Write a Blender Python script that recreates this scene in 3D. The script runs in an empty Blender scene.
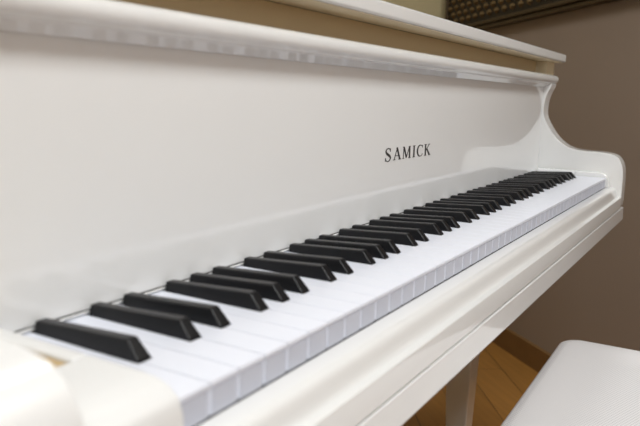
import bpy, bmesh, math
from mathutils import Vector, Matrix
R = math.radians
scene = bpy.context.scene
COL = scene.collection
KZ = 0.735                                   # height of the white key tops above the floor

# ------------------------------------------------------------------ camera
yaw, pitch, roll = 0.538, -0.165, 0.024
F = 694.04
fw = Vector((math.cos(yaw)*math.cos(pitch), math.sin(yaw)*math.cos(pitch), math.sin(pitch)))
r0 = fw.cross(Vector((0, 0, 1))).normalized(); u0 = r0.cross(fw)
rt = r0*math.cos(roll)+u0*math.sin(roll); up = -r0*math.sin(roll)+u0*math.cos(roll)
cam = bpy.data.objects.new('camera', bpy.data.cameras.new('camera')); COL.objects.link(cam)
M = Matrix((rt, up, -fw)).transposed().to_4x4()
M.translation = Vector((-0.2336, -0.2152, KZ+0.1430))
cam.matrix_world = M
cam.data.sensor_width = 36; cam.data.lens = F/640*36
cam.data.clip_start = 0.02; cam.data.clip_end = 60
cam.data.dof.use_dof = True; cam.data.dof.focus_distance = 0.92; cam.data.dof.aperture_fstop = 8.8
scene.camera = cam

# ------------------------------------------------------------------ world, lights, exposure
w = bpy.data.worlds.new('world'); scene.world = w; w.use_nodes = True
w.node_tree.nodes['Background'].inputs[0].default_value = (0.75, 0.82, 1, 1)
w.node_tree.nodes['Background'].inputs[1].default_value = 0.8
scene.view_settings.view_transform = 'Standard'; scene.view_settings.look = 'None'
scene.view_settings.gamma = 1; scene.view_settings.use_curve_mapping = False
scene.view_settings.exposure = -0.05
# room frame: origin W0 on the brown wall, D along it, N into the room
AZ = R(47); W0 = Vector((2.040, 0.282, 0)); D = Vector((math.cos(AZ), math.sin(AZ), 0)); N = Vector((-math.sin(AZ), math.cos(AZ), 0))
S0, S1, N1, HC = -4.6, 0.81, 4.2, 2.6
def P(s, n, z): return W0 + D*s + N*n + Vector((0, 0, z))
def area(name, loc, target, sx, sy, power, color):
    l = bpy.data.lights.new(name, 'AREA'); l.shape = 'RECTANGLE'; l.size = sx; l.size_y = sy; l.energy = power; l.color = color
    o = bpy.data.objects.new(name, l); COL.objects.link(o); o.location = loc
    o.rotation_euler = (Vector(target)-Vector(loc)).to_track_quat('-Z', 'Y').to_euler(); return o
area('window_fill', P(S0+0.06, 1.55, 1.55), P(0, 1.55, 1.3), 1.7, 1.3, 14, (0.93, 0.96, 1.0))  # unseen window light, added as cool frontal fill
def sn(x, y): v = Vector((x, y, 0))-W0; return (v.dot(D), v.dot(N))
LAMPS = [sn(0.50, -0.95), sn(-1.3, -1.0), sn(0.95, 0.75)]  # last lamp is unseen, added to brighten the brown wall
for k_, (s_, n_) in enumerate(LAMPS):
    area('ceiling_lamp_light', P(s_, n_, HC-0.075), P(s_, n_, 0)+Vector((0.001, 0, 0)), 0.56, 0.56, (29, 26, 9)[k_], (0.93, 0.98, 1.0))

# ------------------------------------------------------------------ materials
def mat(name, col, rough=0.5, coat=0, metal=0, spec=0.5, noise=None, bump=None):
    m = bpy.data.materials.new(name); m.use_nodes = True; nt = m.node_tree; b = nt.nodes['Principled BSDF']
    b.inputs['Base Color'].default_value = (*col, 1); b.inputs['Roughness'].default_value = rough
    b.inputs['Coat Weight'].default_value = coat; b.inputs['Coat Roughness'].default_value = 0.035
    b.inputs['Metallic'].default_value = metal; b.inputs['Specular IOR Level'].default_value = spec
    if noise or bump:
        tc = nt.nodes.new('ShaderNodeTexCoord'); nz = nt.nodes.new('ShaderNodeTexNoise')
        nt.links.new(tc.outputs['Object'], nz.inputs['Vector']); nz.inputs['Detail'].default_value = 6
        if noise:
            sc, amt = noise; nz.inputs['Scale'].default_value = sc
            mp = nt.nodes.new('ShaderNodeMapRange'); mp.inputs[3].default_value = 1-amt; mp.inputs[4].default_value = 1+amt
            mx = nt.nodes.new('ShaderNodeVectorMath'); mx.operation = 'SCALE'; mx.inputs[0].default_value = col
            nt.links.new(nz.outputs['Fac'], mp.inputs[0]); nt.links.new(mp.outputs[0], mx.inputs['Scale'])
            nt.links.new(mx.outputs[0], b.inputs['Base Color'])
        if bump:
            nz2 = nt.nodes.new('ShaderNodeTexNoise'); nz2.inputs['Scale'].default_value = bump[0]
            nt.links.new(tc.outputs['Object'], nz2.inputs['Vector'])
            bp = nt.nodes.new('ShaderNodeBump'); bp.inputs['Strength'].default_value = bump[1]; bp.inputs['Distance'].default_value = 0.001
            nt.links.new(nz2.outputs['Fac'], bp.inputs['Height']); nt.links.new(bp.outputs[0], b.inputs['Normal'])
    return m
LACQ = mat('white_lacquer', (0.825, 0.822, 0.81), 0.32, coat=1.0, noise=(1.5, 0.012))
IVORY = mat('ivory_warm_bounce', (0.72, 0.62, 0.43), 0.5, noise=(6, 0.03))  # ivory of the rim posts; on the lid underside it carries warm bounce
KFRONT = mat('shaded_key_front_grey', (0.54, 0.555, 0.63), 0.4, spec=0.3)  # shade of the front faces is put into this grey
PANEL = mat('tan_bounce_panel', (0.66, 0.52, 0.31), 0.5, noise=(8, 0.04))  # shade and warm floor bounce under the lid, put into the panel colour
WKEY = mat('white_key_plastic', (0.80, 0.82, 0.90), 0.28, spec=0.4)
BKEY = mat('black_key_plastic', (0.0065, 0.0065, 0.0075), 0.36, spec=0.3, bump=(900, 0.15))
FELT = mat('dark_felt', (0.05, 0.045, 0.045), 0.9)
INK = mat('dark_logo_inlay', (0.02, 0.018, 0.016), 0.4)
BRASS = mat('brass', (0.7, 0.5, 0.2), 0.25, metal=1)
RAW = mat('raw_maple', (0.50, 0.36, 0.18), 0.6, noise=(30, 0.1))
WALLB = mat('brown_wall_paint', (0.33, 0.258, 0.207), 0.75, noise=(2.2, 0.06), bump=(120, 0.25))
WALLC = mat('cream_wall_paint', (0.50, 0.42, 0.24), 0.8, noise=(2, 0.03))
CEIL = mat('ceiling_paint', (0.8, 0.77, 0.7), 0.9)
SKIRT = mat('oak_baseboard', (0.20, 0.105, 0.035), 0.45, noise=(14, 0.15))
GOLD = mat('dark_antique_gold', (0.17, 0.11, 0.045), 0.45, metal=0.4, noise=(60, 0.35))
MOULD = mat('dark_moulding_bronze', (0.075, 0.048, 0.022), 0.45, metal=0.3, noise=(60, 0.3))
BRONZE = mat('dark_bronze_ground', (0.016, 0.009, 0.005), 0.5)
CANVAS = mat('dark_canvas', (0.05, 0.04, 0.03), 0.7, noise=(5, 0.4))
GLASS = mat('window_glass', (1, 1, 1), 0.02); GLASS.node_tree.nodes['Principled BSDF'].inputs['Transmission Weight'].default_value = 1
DIFF = bpy.data.materials.new('lamp_diffuser'); DIFF.use_nodes = True
DIFF.node_tree.nodes['Principled BSDF'].inputs['Emission Color'].default_value = (1, .93, .82, 1)
DIFF.node_tree.nodes['Principled BSDF'].inputs['Emission Strength'].default_value = 3

def floor_mat():
    m = bpy.data.materials.new('oak_plank_floor'); m.use_nodes = True; nt = m.node_tree; b = nt.nodes['Principled BSDF']
    tc = nt.nodes.new('ShaderNodeTexCoord'); mp = nt.nodes.new('ShaderNodeMapping'); mp.inputs['Rotation'].default_value = (0, 0, R(12))
    br = nt.nodes.new('ShaderNodeTexBrick'); br.inputs['Scale'].default_value = 1
    br.inputs['Brick Width'].default_value = 1.2; br.inputs['Row Height'].default_value = 0.12; br.inputs['Mortar Size'].default_value = 0.0015
    br.inputs['Color1'].default_value = (0.34, 0.16, 0.038, 1); br.inputs['Color2'].default_value = (0.28, 0.13, 0.030, 1); br.inputs['Mortar'].default_value = (0.1, 0.045, 0.012, 1)
    mp2 = nt.nodes.new('ShaderNodeMapping'); mp2.inputs['Scale'].default_value = (2, 30, 1); mp2.inputs['Rotation'].default_value = (0, 0, R(12))
    nz = nt.nodes.new('ShaderNodeTexNoise'); nz.inputs['Scale'].default_value = 2; nz.inputs['Detail'].default_value = 8
    mr = nt.nodes.new('ShaderNodeMapRange'); mr.inputs[3].default_value = .7; mr.inputs[4].default_value = 1.3
    mx = nt.nodes.new('ShaderNodeVectorMath'); mx.operation = 'SCALE'
    L = nt.links.new
    L(tc.outputs['Object'], mp.inputs[0]); L(mp.outputs[0], br.inputs[0]); L(tc.outputs['Object'], mp2.inputs[0]); L(mp2.outputs[0], nz.inputs[0])
    L(nz.outputs['Fac'], mr.inputs[0]); L(br.outputs['Color'], mx.inputs[0]); L(mr.outputs[0], mx.inputs['Scale']); L(mx.outputs[0], b.inputs['Base Color'])
    b.inputs['Roughness'].default_value = 0.38; return m
FLOOR = floor_mat()
def fabric_mat():
    m = bpy.data.materials.new('white_mesh_fabric'); m.use_nodes = True; nt = m.node_tree; b = nt.nodes['Principled BSDF']; L = nt.links.new
    tc = nt.nodes.new('ShaderNodeTexCoord'); vo = nt.nodes.new('ShaderNodeTexVoronoi'); vo.inputs['Scale'].default_value = 300; vo.inputs['Randomness'].default_value = 0
    mp = nt.nodes.new('ShaderNodeMapping'); mp.inputs['Rotation'].default_value = (0, 0, R(20))
    cr = nt.nodes.new('ShaderNodeValToRGB'); cr.color_ramp.elements[0].position = .28; cr.color_ramp.elements[0].color = (0.44, 0.43, 0.44, 1)
    cr.color_ramp.elements[1].position = .42; cr.color_ramp.elements[1].color = (0.70, 0.685, 0.69, 1)
    L(tc.outputs['Object'], mp.inputs[0]); L(mp.outputs[0], vo.inputs['Vector']); L(vo.outputs['Distance'], cr.inputs[0]); L(cr.outputs[0], b.inputs['Base Color'])
    b.inputs['Roughness'].default_value = 0.85
    bp = nt.nodes.new('ShaderNodeBump'); bp.inputs['Strength'].default_value = .4; bp.inputs['Distance'].default_value = .001
    L(vo.outputs['Distance'], bp.inputs['Height']); L(bp.outputs[0], b.inputs['Normal']); return m
FABRIC = fabric_mat()

# ------------------------------------------------------------------ helpers
def finish(name, me, m, parent=None, bevel=0, seg=2, smooth=30, loc=(0, 0, 0)):
    me.materials.append(m)
    o = bpy.data.objects.new(name, me); COL.objects.link(o); o.location = loc
    if parent: o.parent = parent
    if bevel:
        b = o.modifiers.new('bevel', 'BEVEL'); b.width = bevel; b.segments = seg; b.limit_method = 'ANGLE'; b.angle_limit = R(25); b.harden_normals = False
    if smooth:
        me.shade_smooth()
        try: me.set_sharp_from_angle(angle=R(smooth)) if not bevel else me.set_sharp_from_angle(angle=R(180))
        except Exception: pass
        if bevel:
            wn = o.modifiers.new('wn', 'WEIGHTED_NORMAL'); wn.keep_sharp = False; wn.weight = 100
    return o
def mesh_of(bm, name='m'):
    bmesh.ops.recalc_face_normals(bm, faces=bm.faces[:])
    me = bpy.data.meshes.new(name); bm.to_mesh(me); bm.free(); return me
def box(bm, x0, x1, y0, y1, z0, z1):
    v = [bm.verts.new((x, y, z)) for z in (z0, z1) for x, y in ((x0, y0), (x1, y0), (x1, y1), (x0, y1))]
    for f in ((3, 2, 1, 0), (4, 5, 6, 7), (0, 1, 5, 4), (1, 2, 6, 5), (2, 3, 7, 6), (3, 0, 4, 7)): bm.faces.new([v[i] for i in f])
def prism(bm, pts, a, b, axis):
    """extrude the 2D outline along an axis: 'x' takes (y,z), 'z' takes (x,y), 'y' takes (x,z)"""
    def mk(p, t): return {'x': (t, p[0], p[1]), 'y': (p[0], t, p[1]), 'z': (p[0], p[1], t)}[axis]
    A = [bm.verts.new(mk(p, a)) for p in pts]; B = [bm.verts.new(mk(p, b)) for p in pts]
    bm.faces.new(A); bm.faces.new(B[::-1]); n = len(pts)
    for i in range(n): bm.faces.new((A[i], B[i], B[(i+1) % n], A[(i+1) % n]))
def catmull(pts, k=6, closed=False):
    out = []; n = len(pts)
    for i in range(n if closed else n-1):
        p = [Vector(pts[(i+j) % n] if closed else pts[min(max(i+j, 0), n-1)]) for j in (-1, 0, 1, 2)]
        for t in range(k):
            t /= k
            out.append(tuple(0.5*((2*p[1])+(-p[0]+p[2])*t+(2*p[0]-5*p[1]+4*p[2]-p[3])*t*t+(-p[0]+3*p[1]-3*p[2]+p[3])*t**3)))
    if not closed: out.append(tuple(pts[-1]))
    return out
def part(name, m, parent, fn, bevel=0, seg=2, smooth=30):
    bm = bmesh.new(); fn(bm); return finish(name, mesh_of(bm, name), m, parent, bevel, seg, smooth)
def tag(o, label=None, cat=None, group=None, kind=None):
    if label: o['label'] = label
    if cat: o['category'] = cat
    if group: o['group'] = group
    if kind: o['kind'] = kind
    return o
def empty(name, loc, rz=0):
    o = bpy.data.objects.new(name, None); COL.objects.link(o); o.location = loc; o.rotation_euler = (0, 0, rz); o.empty_display_size = .1; return o
def mm(*a): return tuple(v/1000 for v in a)

# ------------------------------------------------------------------ room (in the frame s, n, z)
def rbox(name, s0, s1, n0, n1, z0, z1, m, kind='structure', cells=None):
    bm = bmesh.new()
    for c in (cells or [(s0, s1, n0, n1, z0, z1)]): box(bm, *c)
    o = finish(name, mesh_of(bm, name), m, smooth=0)
    o.location = W0; o.rotation_euler = (0, 0, AZ)
    return tag(o, kind=kind)
T = 0.12
rbox('floor', S0-T, S1+T, -T, N1+T, -0.1, 0, FLOOR)
rbox('ceiling', S0-T, S1+T, -T, N1+T, HC, HC+0.1, CEIL)
rbox('wall_right', S0-T, S1+T, -T, 0, 0, HC, WALLB)
rbox('wall_back', S1, S1+T, 0, N1, 0, HC, WALLC)
rbox('wall_left', S0-T, S1+T, N1, N1+T, 0, HC, WALLC)
wn0, wn1, wz0, wz1 = 0.65, 2.45, 0.85, 2.2
rbox('wall_front', 0, 0, 0, 0, 0, 0, WALLC, cells=[(S0-T, S0, 0, wn0, 0, HC), (S0-T, S0, wn1, N1, 0, HC), (S0-T, S0, wn0, wn1, 0, wz0), (S0-T, S0, wn0, wn1, wz1, HC)])
wf = rbox('fill_window', 0, 0, 0, 0, 0, 0, CEIL, cells=[(S0-.08, S0-.02, wn0, wn0+.05, wz0, wz1), (S0-.08, S0-.02, wn1-.05, wn1, wz0, wz1), (S0-.08, S0-.02, wn0+.05, wn1-.05, wz0, wz0+.05),
      (S0-.08, S0-.02, wn0+.05, wn1-.05, wz1-.05, wz1), (S0-.08, S0-.02, 1.525, 1.575, wz0+.05, wz1-.05)])  # out-of-view window added to go with the fill light
bm = bmesh.new(); box(bm, S0-.055, S0-.049, wn0+.05, 1.525, wz0+.05, wz1-.05); box(bm, S0-.055, S0-.049, 1.575, wn1-.05, wz0+.05, wz1-.05)
finish('window_pane', mesh_of(bm), GLASS, wf, smooth=0)
rbox('baseboard_right', S0, S1-.015, 0, .015, 0, .078, SKIRT)
rbox('baseboard_back', S1-.015, S1, 0.0, N1, 0, .078, SKIRT)
for i, (s_, n_) in enumerate(LAMPS):
    t = empty('ceiling_lamp', P(s_, n_, HC), AZ)
    tag(t, ['square white ceiling lamp above the bench side of the keyboard', 'square white ceiling lamp closer to the window', 'square white ceiling lamp added above the closed piano lid to brighten the brown wall'][i], 'lamp', 'ceiling lamps')
    part('lamp_frame', CEIL, t, lambda b: [box(b, -.32, .32, -.32, -.29, -.05, 0), box(b, -.32, .32, .29, .32, -.05, 0), box(b, -.32, -.29, -.29, .29, -.05, 0), box(b, .29, .32, -.29, .29, -.05, 0)])
    part('diffuser', DIFF, t, lambda b: box(b, -.29, .29, -.29, .29, -.035, -.02))

# ------------------------------------------------------------------ piano (millimetres from the left end of the lowest white key, z from key tops)
piano = empty('grand_piano', (0.6, 0.55, 0))
tag(piano, 'glossy white grand piano with closed lid and a full row of black and white keys', 'piano')
piano_inv = Matrix.Translation((-0.6, -0.55, 0))
def pp(name, m, fn, bevel=0, seg=2, smooth=30, parent=None):
    """part in piano space: coordinates in mm relative to key origin"""
    bm = bmesh.new(); fn(bm)
    bmesh.ops.scale(bm, vec=(.001, .001, .001), verts=bm.verts[:])
    bmesh.ops.translate(bm, vec=(-0.6, -0.55, KZ), verts=bm.verts[:])
    return finish(name, mesh_of(bm, name), m, parent or piano, bevel, seg, smooth)
XL, XR, CT = -75, 1240, 42        # inner faces of the arms, their thickness
XLO, XRO = XL-CT, XR+CT
YM = 137.6                          # front plane of the fallboard

# arms (cheeks) with the curved profile
prof_curve = catmull([(122, 182.4), (124, 174), (129.5, 162), (133.5, 147), (135, 128), (132.5, 113), (124, 97.5), (112, 80), (98, 66), (82, 56), (64, 51), (44, 49), (22, 48.5), (4, 47), (-10, 43), (-19, 35), (-25, 22), (-27.5, 5), (-28.2, -20), (-28.2, -48)], 4)
arm_out = prof_curve + [(-27, -58), (-20, -61), (185, -61), (185, 182.4)]
for x0, x1 in ((XLO, XL), (XR, XRO)):
    pp('arm', LACQ, lambda b: prism(b, arm_out, x0, x1, 'x'), bevel=.0035, seg=4)
# key blocks with the low raw-wood recess behind their inner lip
def block(b, xa, xb, lipside):
    pr = [(60, 10), (22, 10), (10, 9.2), (3, 6.5), (-2.5, 2), (-5, -5), (-6, -19.5), (60, -19.5)]
    prism(b, pr, xa, xb, 'x')
    lx = (xb-11, xb) if lipside > 0 else (xa, xa+11)
    box(b, lx[0], lx[1], 60, 135, -19.5, 10)
    box(b, *( (xa, xb-11) if lipside > 0 else (xa+11, xb)), 60, 135, -19.5, -2)
pp('key_block', LACQ, lambda b: block(b, XL+.4, -1.2, 1), bevel=.0022, seg=3)
pp('key_block', LACQ, lambda b: block(b, 1223.2, XR-.4, -1), bevel=.0022, seg=3)
pp('block_recess', RAW, lambda b: box(b, XL+1, -12.4, 60.6, 134.8, -2, 7.6))

# fallboard, its top rail, the inner panel above it
def fall(b): prism(b, [(YM, 3), (YM, 171), (YM+.6, 180), (YM+18, 181), (YM+18, 3)], XL+1, XR-1, 'x')
fb = pp('fallboard', LACQ, fall, smooth=40)
pp('nameboard_strip', LACQ, lambda b: box(b, XL+1.2, XR-1.2, 135.4, YM+14, 0.8, 2.3), bevel=.0006)
pp('nameboard_felt', FELT, lambda b: box(b, XL+1.2, XR-1.2, YM-1, YM+13, 2.3, 3.0))
rail = [(170, 200), (134, 200)] + [(128+9*math.cos(a), 191+9*math.sin(a)) for a in [R(90+18*i) for i in range(1, 11)]] + \
       [(129.5, 181.6), (132.5, 178.8), (135.3, 175.6), (YM-.6, 174.5), (YM-.6, 182.4), (170, 182.4)]
pp('top_rail', LACQ, lambda b: prism(b, rail, XLO-1, XRO+1, 'x'), bevel=.0015, seg=3)
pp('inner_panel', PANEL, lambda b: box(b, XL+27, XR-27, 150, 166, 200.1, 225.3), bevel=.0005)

# grand case outline (x, y)
outer = [(XLO, 185), (XLO, 700), (XLO, 1200)] + [(-108, 1330), (-40, 1430), (80, 1470), (210, 1440), (330, 1340), (450, 1190), (600, 1060), (800, 960), (1000, 860), (1160, 740), (1250, 600), (XRO, 440), (XRO, 320), (XRO, 185)]
oc = catmull([(XLO, 1000)] + outer[2:-2] + [(XRO, 320)], 5)
outl = [(XLO, 150)] + oc + [(XRO, 150)]
def offset(pts, d):
    res = []; n = len(pts)
    for i in range(n):
        a = Vector(pts[i-1]) if i else Vector(pts[0])-Vector((0, 1)); b = Vector(pts[i+1]) if i < n-1 else Vector(pts[-1])-Vector((0, 1))
        t = (b-a).normalized(); nn = Vector((t.y, -t.x)); q = Vector(pts[i])+nn*d; res.append((q.x, q.y))
    return res
rim_poly = outl + offset(outl, CT)[::-1]
def rim(b):
    # arms fill the front below z=182; the rim starts behind them and steps forward above the rail
    prism(b, [(x, max(y, 186)) for x, y in rim_poly], -61, 201.5, 'z')
pp('rim', LACQ, rim, bevel=.002)
for x0, x1 in ((XLO, XL), (XR, XRO)):
    pa, pb = (x0+1, x1+26) if x0 < 0 else (x0-26, x1-1)
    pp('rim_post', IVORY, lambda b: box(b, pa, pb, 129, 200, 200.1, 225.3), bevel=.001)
pp('rim_top', LACQ, lambda b: prism(b, [(x, max(y, 201)) for x, y in rim_poly], 201.5, 225.8, 'z'), bevel=.001)
pp('soundboard', RAW, lambda b: prism(b, [(x, max(y, 190)) for x, y in offset(outl, CT+.5)], -30, -15, 'z'))
lid_out = [(XLO-6, 108)] + offset(oc, -6) + [(XRO+6, 108)]
pp('lid', LACQ, lambda b: prism(b, lid_out, 226, 242, 'z'), bevel=.003, seg=3)

pp('lid_underside', IVORY, lambda b: box(b, XLO+2, XRO+2, 113, 149, 225.4, 226.0))  # thin sheet under the white lid, tinted for warm bounce from the floor

# key slip with its hollowed front, key bed below
slip = [(.6, -30), (.6, -20), (0, -19.5), (-12, -20.3), (-15, -21.2), (-17, -23), (-18.3, -26), (-19.3, -30), (-20.3, -34), (-21.6, -36.8), (-23.4, -38), (-27, -38), (-28.2, -38.7), (-28.6, -40), (-28.6, -59.5), (.6, -59.5)]
pp('key_slip', LACQ, lambda b: prism(b, slip, XL+.5, XR-.5, 'x'), smooth=40)
bed = [(-29.4, -62.2), (-30, -86), (-28.5, -89.5), (-25, -90), (600, -90), (600, -61.5), (-28.7, -61.5)]
pp('key_bed', LACQ, lambda b: prism(b, bed, XLO+2, XRO-2, 'x'), bevel=.002, seg=3)
pp('key_frame', FELT, lambda b: box(b, XL+2, XR-2, 1.5, 180, -60.5, -21.5))

# keys
W = 23.5; HB = 11.0
off = {1: 21.0, 2: 49.5, 4: 91.0, 5: 117.5, 6: 144.0}     # black key centres within an octave that starts at C
blacks = [26.5]
for o_ in range(7):
    for k in (1, 2, 4, 5, 6): blacks.append(2*W+o_*7*W+off[k])
BW = 10.6
def white_key(b, i):
    x0, x1 = i*W+.38, (i+1)*W-.38
    l, r_ = x0, x1
    for c in blacks:
        if x0 < c+BW/2 < x0+16 and c-BW/2 < x0+3: l = max(l, c+BW/2+.5)
        if x1-16 < c-BW/2 < x1 and c+BW/2 > x1-3: r_ = min(r_, c-BW/2-.5)
    YB, YE = 47.5, 150
    top = [(x0, 0), (x1, 0), (x1, YB)] + ([(r_, YB), (r_, YE)] if r_ < x1 else [(x1, YE)]) + ([(l, YE), (l, YB), (x0, YB)] if l > x0 else [(x0, YE)])
    if r_ >= x1: top.pop(2)
    prism(b, top, -3.0, 0, 'z')
    body = [(x, (1.0 if y == 0 else y)) for x, y in top]
    prism(b, [(x+(.15 if abs(x-x0) < .01 else -.15 if abs(x-x1) < .01 else 0), y) for x, y in body], -18.8, -2.9, 'z')
for i in range(52):
    wk = pp('white_key', WKEY, lambda b: white_key(b, i), bevel=.0005, seg=2)
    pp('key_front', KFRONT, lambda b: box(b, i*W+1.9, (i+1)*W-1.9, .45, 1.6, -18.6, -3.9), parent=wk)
def black_key(b, c):
    y0, y1, sl = 48.5, 149, 9.5
    lo, hi = BW/2, 4.1
    v = [b.verts.new(q) for q in ((c-lo, y0, -6), (c+lo, y0, -6), (c+lo, y1, -6), (c-lo, y1, -6),
         (c-lo, y0, .6), (c+lo, y0, .6), (c+lo, y1, .6), (c-lo, y1, .6),
         (c-hi, y0+sl, HB), (c+hi, y0+sl, HB), (c+hi, y1, HB), (c-hi, y1, HB))]
    for f in ((3, 2, 1, 0), (8, 9, 10, 11), (0, 1, 5, 4), (1, 2, 6, 5), (2, 3, 7, 6), (3, 0, 4, 7), (4, 5, 9, 8), (5, 6, 10, 9), (6, 7, 11, 10), (7, 4, 8, 11)):
        b.faces.new([v[k] for k in f])
def trim_back(b, c):
    black_key(b, c)
    for v in b.verts:
        if v.co.y > 100:
            v.co.y = 135
            if v.co.z > 5: v.co.z = 6.9
for c in blacks:
    pp('black_key', BKEY, lambda b: trim_back(b, c), bevel=.0013, seg=3)

# lettering: serif capitals built from thick and thin strokes, one unit high
def stroke(pts, ws):
    L, Rr = [], []
    for i, p in enumerate(pts):
        a = Vector(pts[max(i-1, 0)]); c = Vector(pts[min(i+1, len(pts)-1)]); t = (c-a).normalized(); n = Vector((-t.y, t.x))
        wd = ws[i] if isinstance(ws, (list, tuple)) else ws
        L.append(tuple(Vector(p)+n*wd/2)); Rr.append(tuple(Vector(p)-n*wd/2))
    return [(L[i], L[i+1], Rr[i+1], Rr[i]) for i in range(len(pts)-1)]
tk, th = .15, .065
def arc(cx, cy, rx, ry, a0, a1, n=14): return [(cx+rx*math.cos(R(a0+(a1-a0)*i/n)), cy+ry*math.sin(R(a0+(a1-a0)*i/n))) for i in range(n+1)]
def ser(x, y, w_=.26): return stroke([(x-w_/2, y), (x+w_/2, y)], .05)
def glyph(ch):
    q = []
    if ch == 'S':
        pts = catmull([(.50, .74), (.47, .88), (.32, .97), (.15, .90), (.09, .75), (.17, .61), (.32, .50), (.47, .38), (.53, .24), (.45, .09), (.28, .02), (.11, .10), (.06, .27)], 4)
        n = len(pts); ws = [.05+.11*math.exp(-((i/(n-1)-.5)/.16)**2) + .02 for i in range(n)]
        q += stroke(pts, ws); q += stroke([(.51, .97), (.51, .72)], .045); q += stroke([(.055, .03), (.055, .30)], .045); wd = .70
    if ch == 'A':
        q += stroke([(.06, .03), (.37, .98)], th); q += stroke([(.34, 1.0), (.68, .03)], tk); q += stroke([(.15, .34), (.56, .34)], .05); q += ser(.07, .025) + ser(.68, .025, .3); wd = .80
    if ch == 'M':
        q += stroke([(.10, .03), (.13, .97)], th); q += stroke([(.15, .97), (.46, .08)], tk); q += stroke([(.45, .05), (.77, .97)], th); q += stroke([(.80, .97), (.82, .03)], tk)
        q += ser(.10, .025, .22) + ser(.82, .025, .28) + ser(.11, .975, .22) + ser(.82, .975, .22); wd = 1.0
    if ch == 'I': q += stroke([(.17, .02), (.17, .98)], tk); q += ser(.17, .025, .3) + ser(.17, .975, .3); wd = .36
    if ch == 'C':
        pts = arc(.42, .5, .36, .48, 48, 312, 20); n = len(pts); ws = [.05+.10*math.sin(math.pi*i/(n-1))**2 for i in range(n)]
        q += stroke(pts, ws); q += stroke([(.68, .98), (.68, .74)], .045); q += stroke([(.69, .24), (.66, .12)], .045); wd = .76
    if ch == 'K':
        q += stroke([(.15, .02), (.15, .98)], tk); q += stroke([(.62, .97), (.17, .42)], th); q += stroke([(.32, .58), (.68, .03)], tk)
        q += ser(.15, .025, .28) + ser(.15, .975, .28) + ser(.62, .975, .22) + ser(.68, .025, .26); wd = .82
    return q, wd
def logo(b):
    adv = 0; items = []
    for ch in 'SAMICK':
        q, wd = glyph(ch); s = 1.08 if ch == 'S' else 1
        items.append((q, adv, s)); adv += wd*s + .17
    total = adv-.17; x0, x1, zb, hh = 502.6, 642.6, 70.5, 15.0
    kx = (x1-x0)/total
    for q, a, s in items:
        for quad in q:
            P_ = [(x0+(a+u*s)*kx, zb+(v*s-(s-1)*.6)*hh) for u, v in quad]
            A = [b.verts.new((x, YM-.35, z)) for x, z in P_]; B = [b.verts.new((x, YM+.2, z)) for x, z in P_]
            b.faces.new(A); b.faces.new(B[::-1])
            for i in range(4): b.faces.new((A[i], B[i], B[(i+1) % 4], A[(i+1) % 4]))
lg = pp('lettering', INK, logo, smooth=0, parent=fb)
lg['label'] = 'dark serif letters spelling SAMICK'

# legs: square, tapering, with a flared foot on a brass caster
def leg(b, cx, cy):
    lv = [(-90.2, 48), (-150, 48), (-165, 38), (-185, 40), (-200, 34), (-400, 29), (-600, 23), (-640, 25), (-664, 33), (-672, 33), (-690, 20)]
    rings = [[b.verts.new((cx+sx*h, cy+sy*h, z)) for sx, sy in ((-1, -1), (1, -1), (1, 1), (-1, 1))] for z, h in lv]
    b.faces.new(rings[0]); b.faces.new(rings[-1][::-1])
    for A, B in zip(rings, rings[1:]):
        for i in range(4): b.faces.new((A[i], B[i], B[(i+1) % 4], A[(i+1) % 4]))
def caster(b, cx, cy):
    bmesh.ops.create_cone(b, cap_ends=True, segments=24, radius1=22, radius2=22, depth=16, matrix=Matrix.Translation((cx, cy, -735+22)) @ Matrix.Rotation(R(90), 4, 'X'))
    box(b, cx-12, cx+12, cy-12, cy-9, -715, -689.5); box(b, cx-12, cx+12, cy+9, cy+12, -715, -689.5)
for cx, cy in ((1190, 257), (-30, 257), (130, 1330)):
    if cy > 600: pp('leg_brace', LACQ, lambda b: box(b, cx-90, cx+90, cy-90, cy+30, -90.2, -31), bevel=.002)
    lo = pp('leg', LACQ, lambda b: leg(b, cx, cy), bevel=.003)
    pp('caster', BRASS, lambda b: caster(b, cx, cy), parent=lo)

# ------------------------------------------------------------------ bench
BX0, BX1, BY0, BY1, BT = .270, .892, -.405, -.009, KZ-.218
bench = empty('piano_bench', ((BX0+BX1)/2, (BY0+BY1)/2, 0), R(0.8))
tag(bench, 'white upholstered piano bench with perforated fabric seat pushed up to the keyboard', 'bench')
hx, hy = (BX1-BX0)/2, (BY1-BY0)/2
def rr(hx_, hy_, rad, n=8):
    out = []
    for cx, cy, a0 in ((hx_-rad, hy_-rad, 0), (-hx_+rad, hy_-rad, 90), (-hx_+rad, -hy_+rad, 180), (hx_-rad, -hy_+rad, 270)):
        for i in range(n+1): a = R(a0+90*i/n); out.append((cx+rad*math.cos(a), cy+rad*math.sin(a)))
    return out
def cushion(b):
    lv = [(-.062, -.004, .03), (-.055, 0, .03), (-.020, 0, .03), (-.010, -.0008, .03), (-.005, -.003, .03), (-.0015, -.008, .028), (0, -.016, .026), (.001, -.05, .03), (.0015, -.10, .03), (.0016, -.17, .02)]
    rings = []
    for z, d, rad in lv: rings.append([b.verts.new((x, y, BT-.006+z)) for x, y in rr(hx+d, hy+d, rad)])
    b.faces.new(rings[0][::-1]); b.faces.new(rings[-1])
    for A, B in zip(rings, rings[1:]):
        n = len(A)
        for i in range(n): b.faces.new((A[i], A[(i+1) % n], B[(i+1) % n], B[i]))
part('cushion', FABRIC, bench, cushion, smooth=60)
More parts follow.
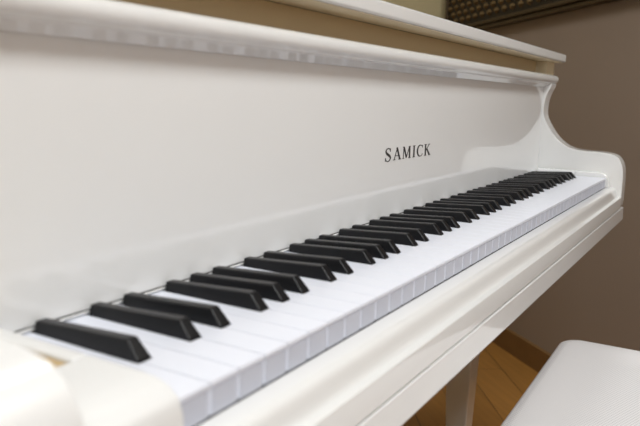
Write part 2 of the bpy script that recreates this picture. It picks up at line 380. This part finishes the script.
def piping(b):
    path = rr(hx+.0005, hy+.0005, .031, 8); n = len(path); rad = .0016; rings = []
    for i, (x, y) in enumerate(path):
        a = Vector(path[i-1]); c = Vector(path[(i+1) % n]); t = (c-a).normalized(); nn = Vector((t.y, -t.x))
        rings.append([b.verts.new((x+nn.x*rad*math.cos(k*math.pi/4), y+nn.y*rad*math.cos(k*math.pi/4), BT-.022+rad*math.sin(k*math.pi/4))) for k in range(8)])
    for i in range(n):
        A, B = rings[i], rings[(i+1) % n]
        for k in range(8): b.faces.new((A[k], B[k], B[(k+1) % 8], A[(k+1) % 8]))
part('piping', FABRIC, bench, piping, smooth=60)
part('bench_frame', LACQ, bench, lambda b: box(b, -hx+.012, hx-.012, -hy+.012, hy-.012, BT-.135, BT-.068), bevel=.004)
for sx in (-1, 1):
    for sy in (-1, 1):
        def bl(b):
            cx, cy = sx*(hx-.045), sy*(hy-.045)
            rings = [[b.verts.new((cx+a*h, cy+c*h, z)) for a, c in ((-1, -1), (1, -1), (1, 1), (-1, 1))] for z, h in ((BT-.135, .028), (BT-.2, .026), (.08, .017), (.03, .022), (0, .019))]
            b.faces.new(rings[0]); b.faces.new(rings[-1][::-1])
            for A, B in zip(rings, rings[1:]):
                for i in range(4): b.faces.new((A[i], B[i], B[(i+1) % 4], A[(i+1) % 4]))
        part('leg', LACQ, bench, bl, bevel=.002)

# ------------------------------------------------------------------ framed picture with a wide woven-relief frame, on the brown wall
FS0, FS1, FZ0, FZ1 = -1.05, 0.775, KZ+.4206, KZ+.4206+1.10
pic = empty('picture_frame', P((FS0+FS1)/2, 0.0, FZ0), AZ); pic.rotation_euler = (0, R(1.5), AZ)
tag(pic, 'large dark bronze picture frame with woven relief hanging on the brown wall', 'picture frame')
fw_, fh_ = (FS1-FS0)/2, FZ1-FZ0
def ring_frame(b, d0, d1, y0, y1):
    a0, a1, z0, z1 = -fw_+d0, fw_-d0, d0, fh_-d0; c0, c1, e0, e1 = -fw_+d1, fw_-d1, d1, fh_-d1
    box(b, a0, a1, y0, y1, z0, e0); box(b, a0, a1, y0, y1, e1, z1); box(b, a0, c0, y0, y1, e0, e1); box(b, c1, a1, y0, y1, e0, e1)
part('outer_moulding', MOULD, pic, lambda b: [ring_frame(b, 0, .016, .002, .030), ring_frame(b, .0165, .030, .002, .038)], bevel=.004)
part('frame_ground', BRONZE, pic, lambda b: ring_frame(b, .030, .235, .002, .026), bevel=.001)
def weave(b):
    st = .026
    nx = int((2*fw_-.07)/st); nz = int((fh_-.07)/st)
    for i in range(nx+1):
        for j in range(nz+1):
            x = -fw_+.062+i*st; z = .055+j*st
            if (.23 < x+fw_ < 2*fw_-.23) and (.23 < z < fh_-.23): continue
            if (i+j) % 2: continue
            h = st*.7
            v = [b.verts.new(q) for q in ((x-h, .024, z), (x, .024, z-h*.8), (x+h, .024, z), (x, .024, z+h*.8), (x-h*.35, .037, z-h*.1), (x, .037, z-h*.35), (x+h*.35, .037, z+h*.1), (x, .037, z+h*.35))]
            b.faces.new(v[:4][::-1]); b.faces.new(v[4:])
            for k in range(4): b.faces.new((v[k], v[(k+1) % 4], v[4+(k+1) % 4], v[4+k]))
part('woven_relief', GOLD, pic, weave, smooth=50)
part('inner_moulding', GOLD, pic, lambda b: ring_frame(b, .235, .26, .002, .034), bevel=.004)
part('canvas', CANVAS, pic, lambda b: box(b, -fw_+.255, fw_-.255, .002, .012, .255, fh_-.255))
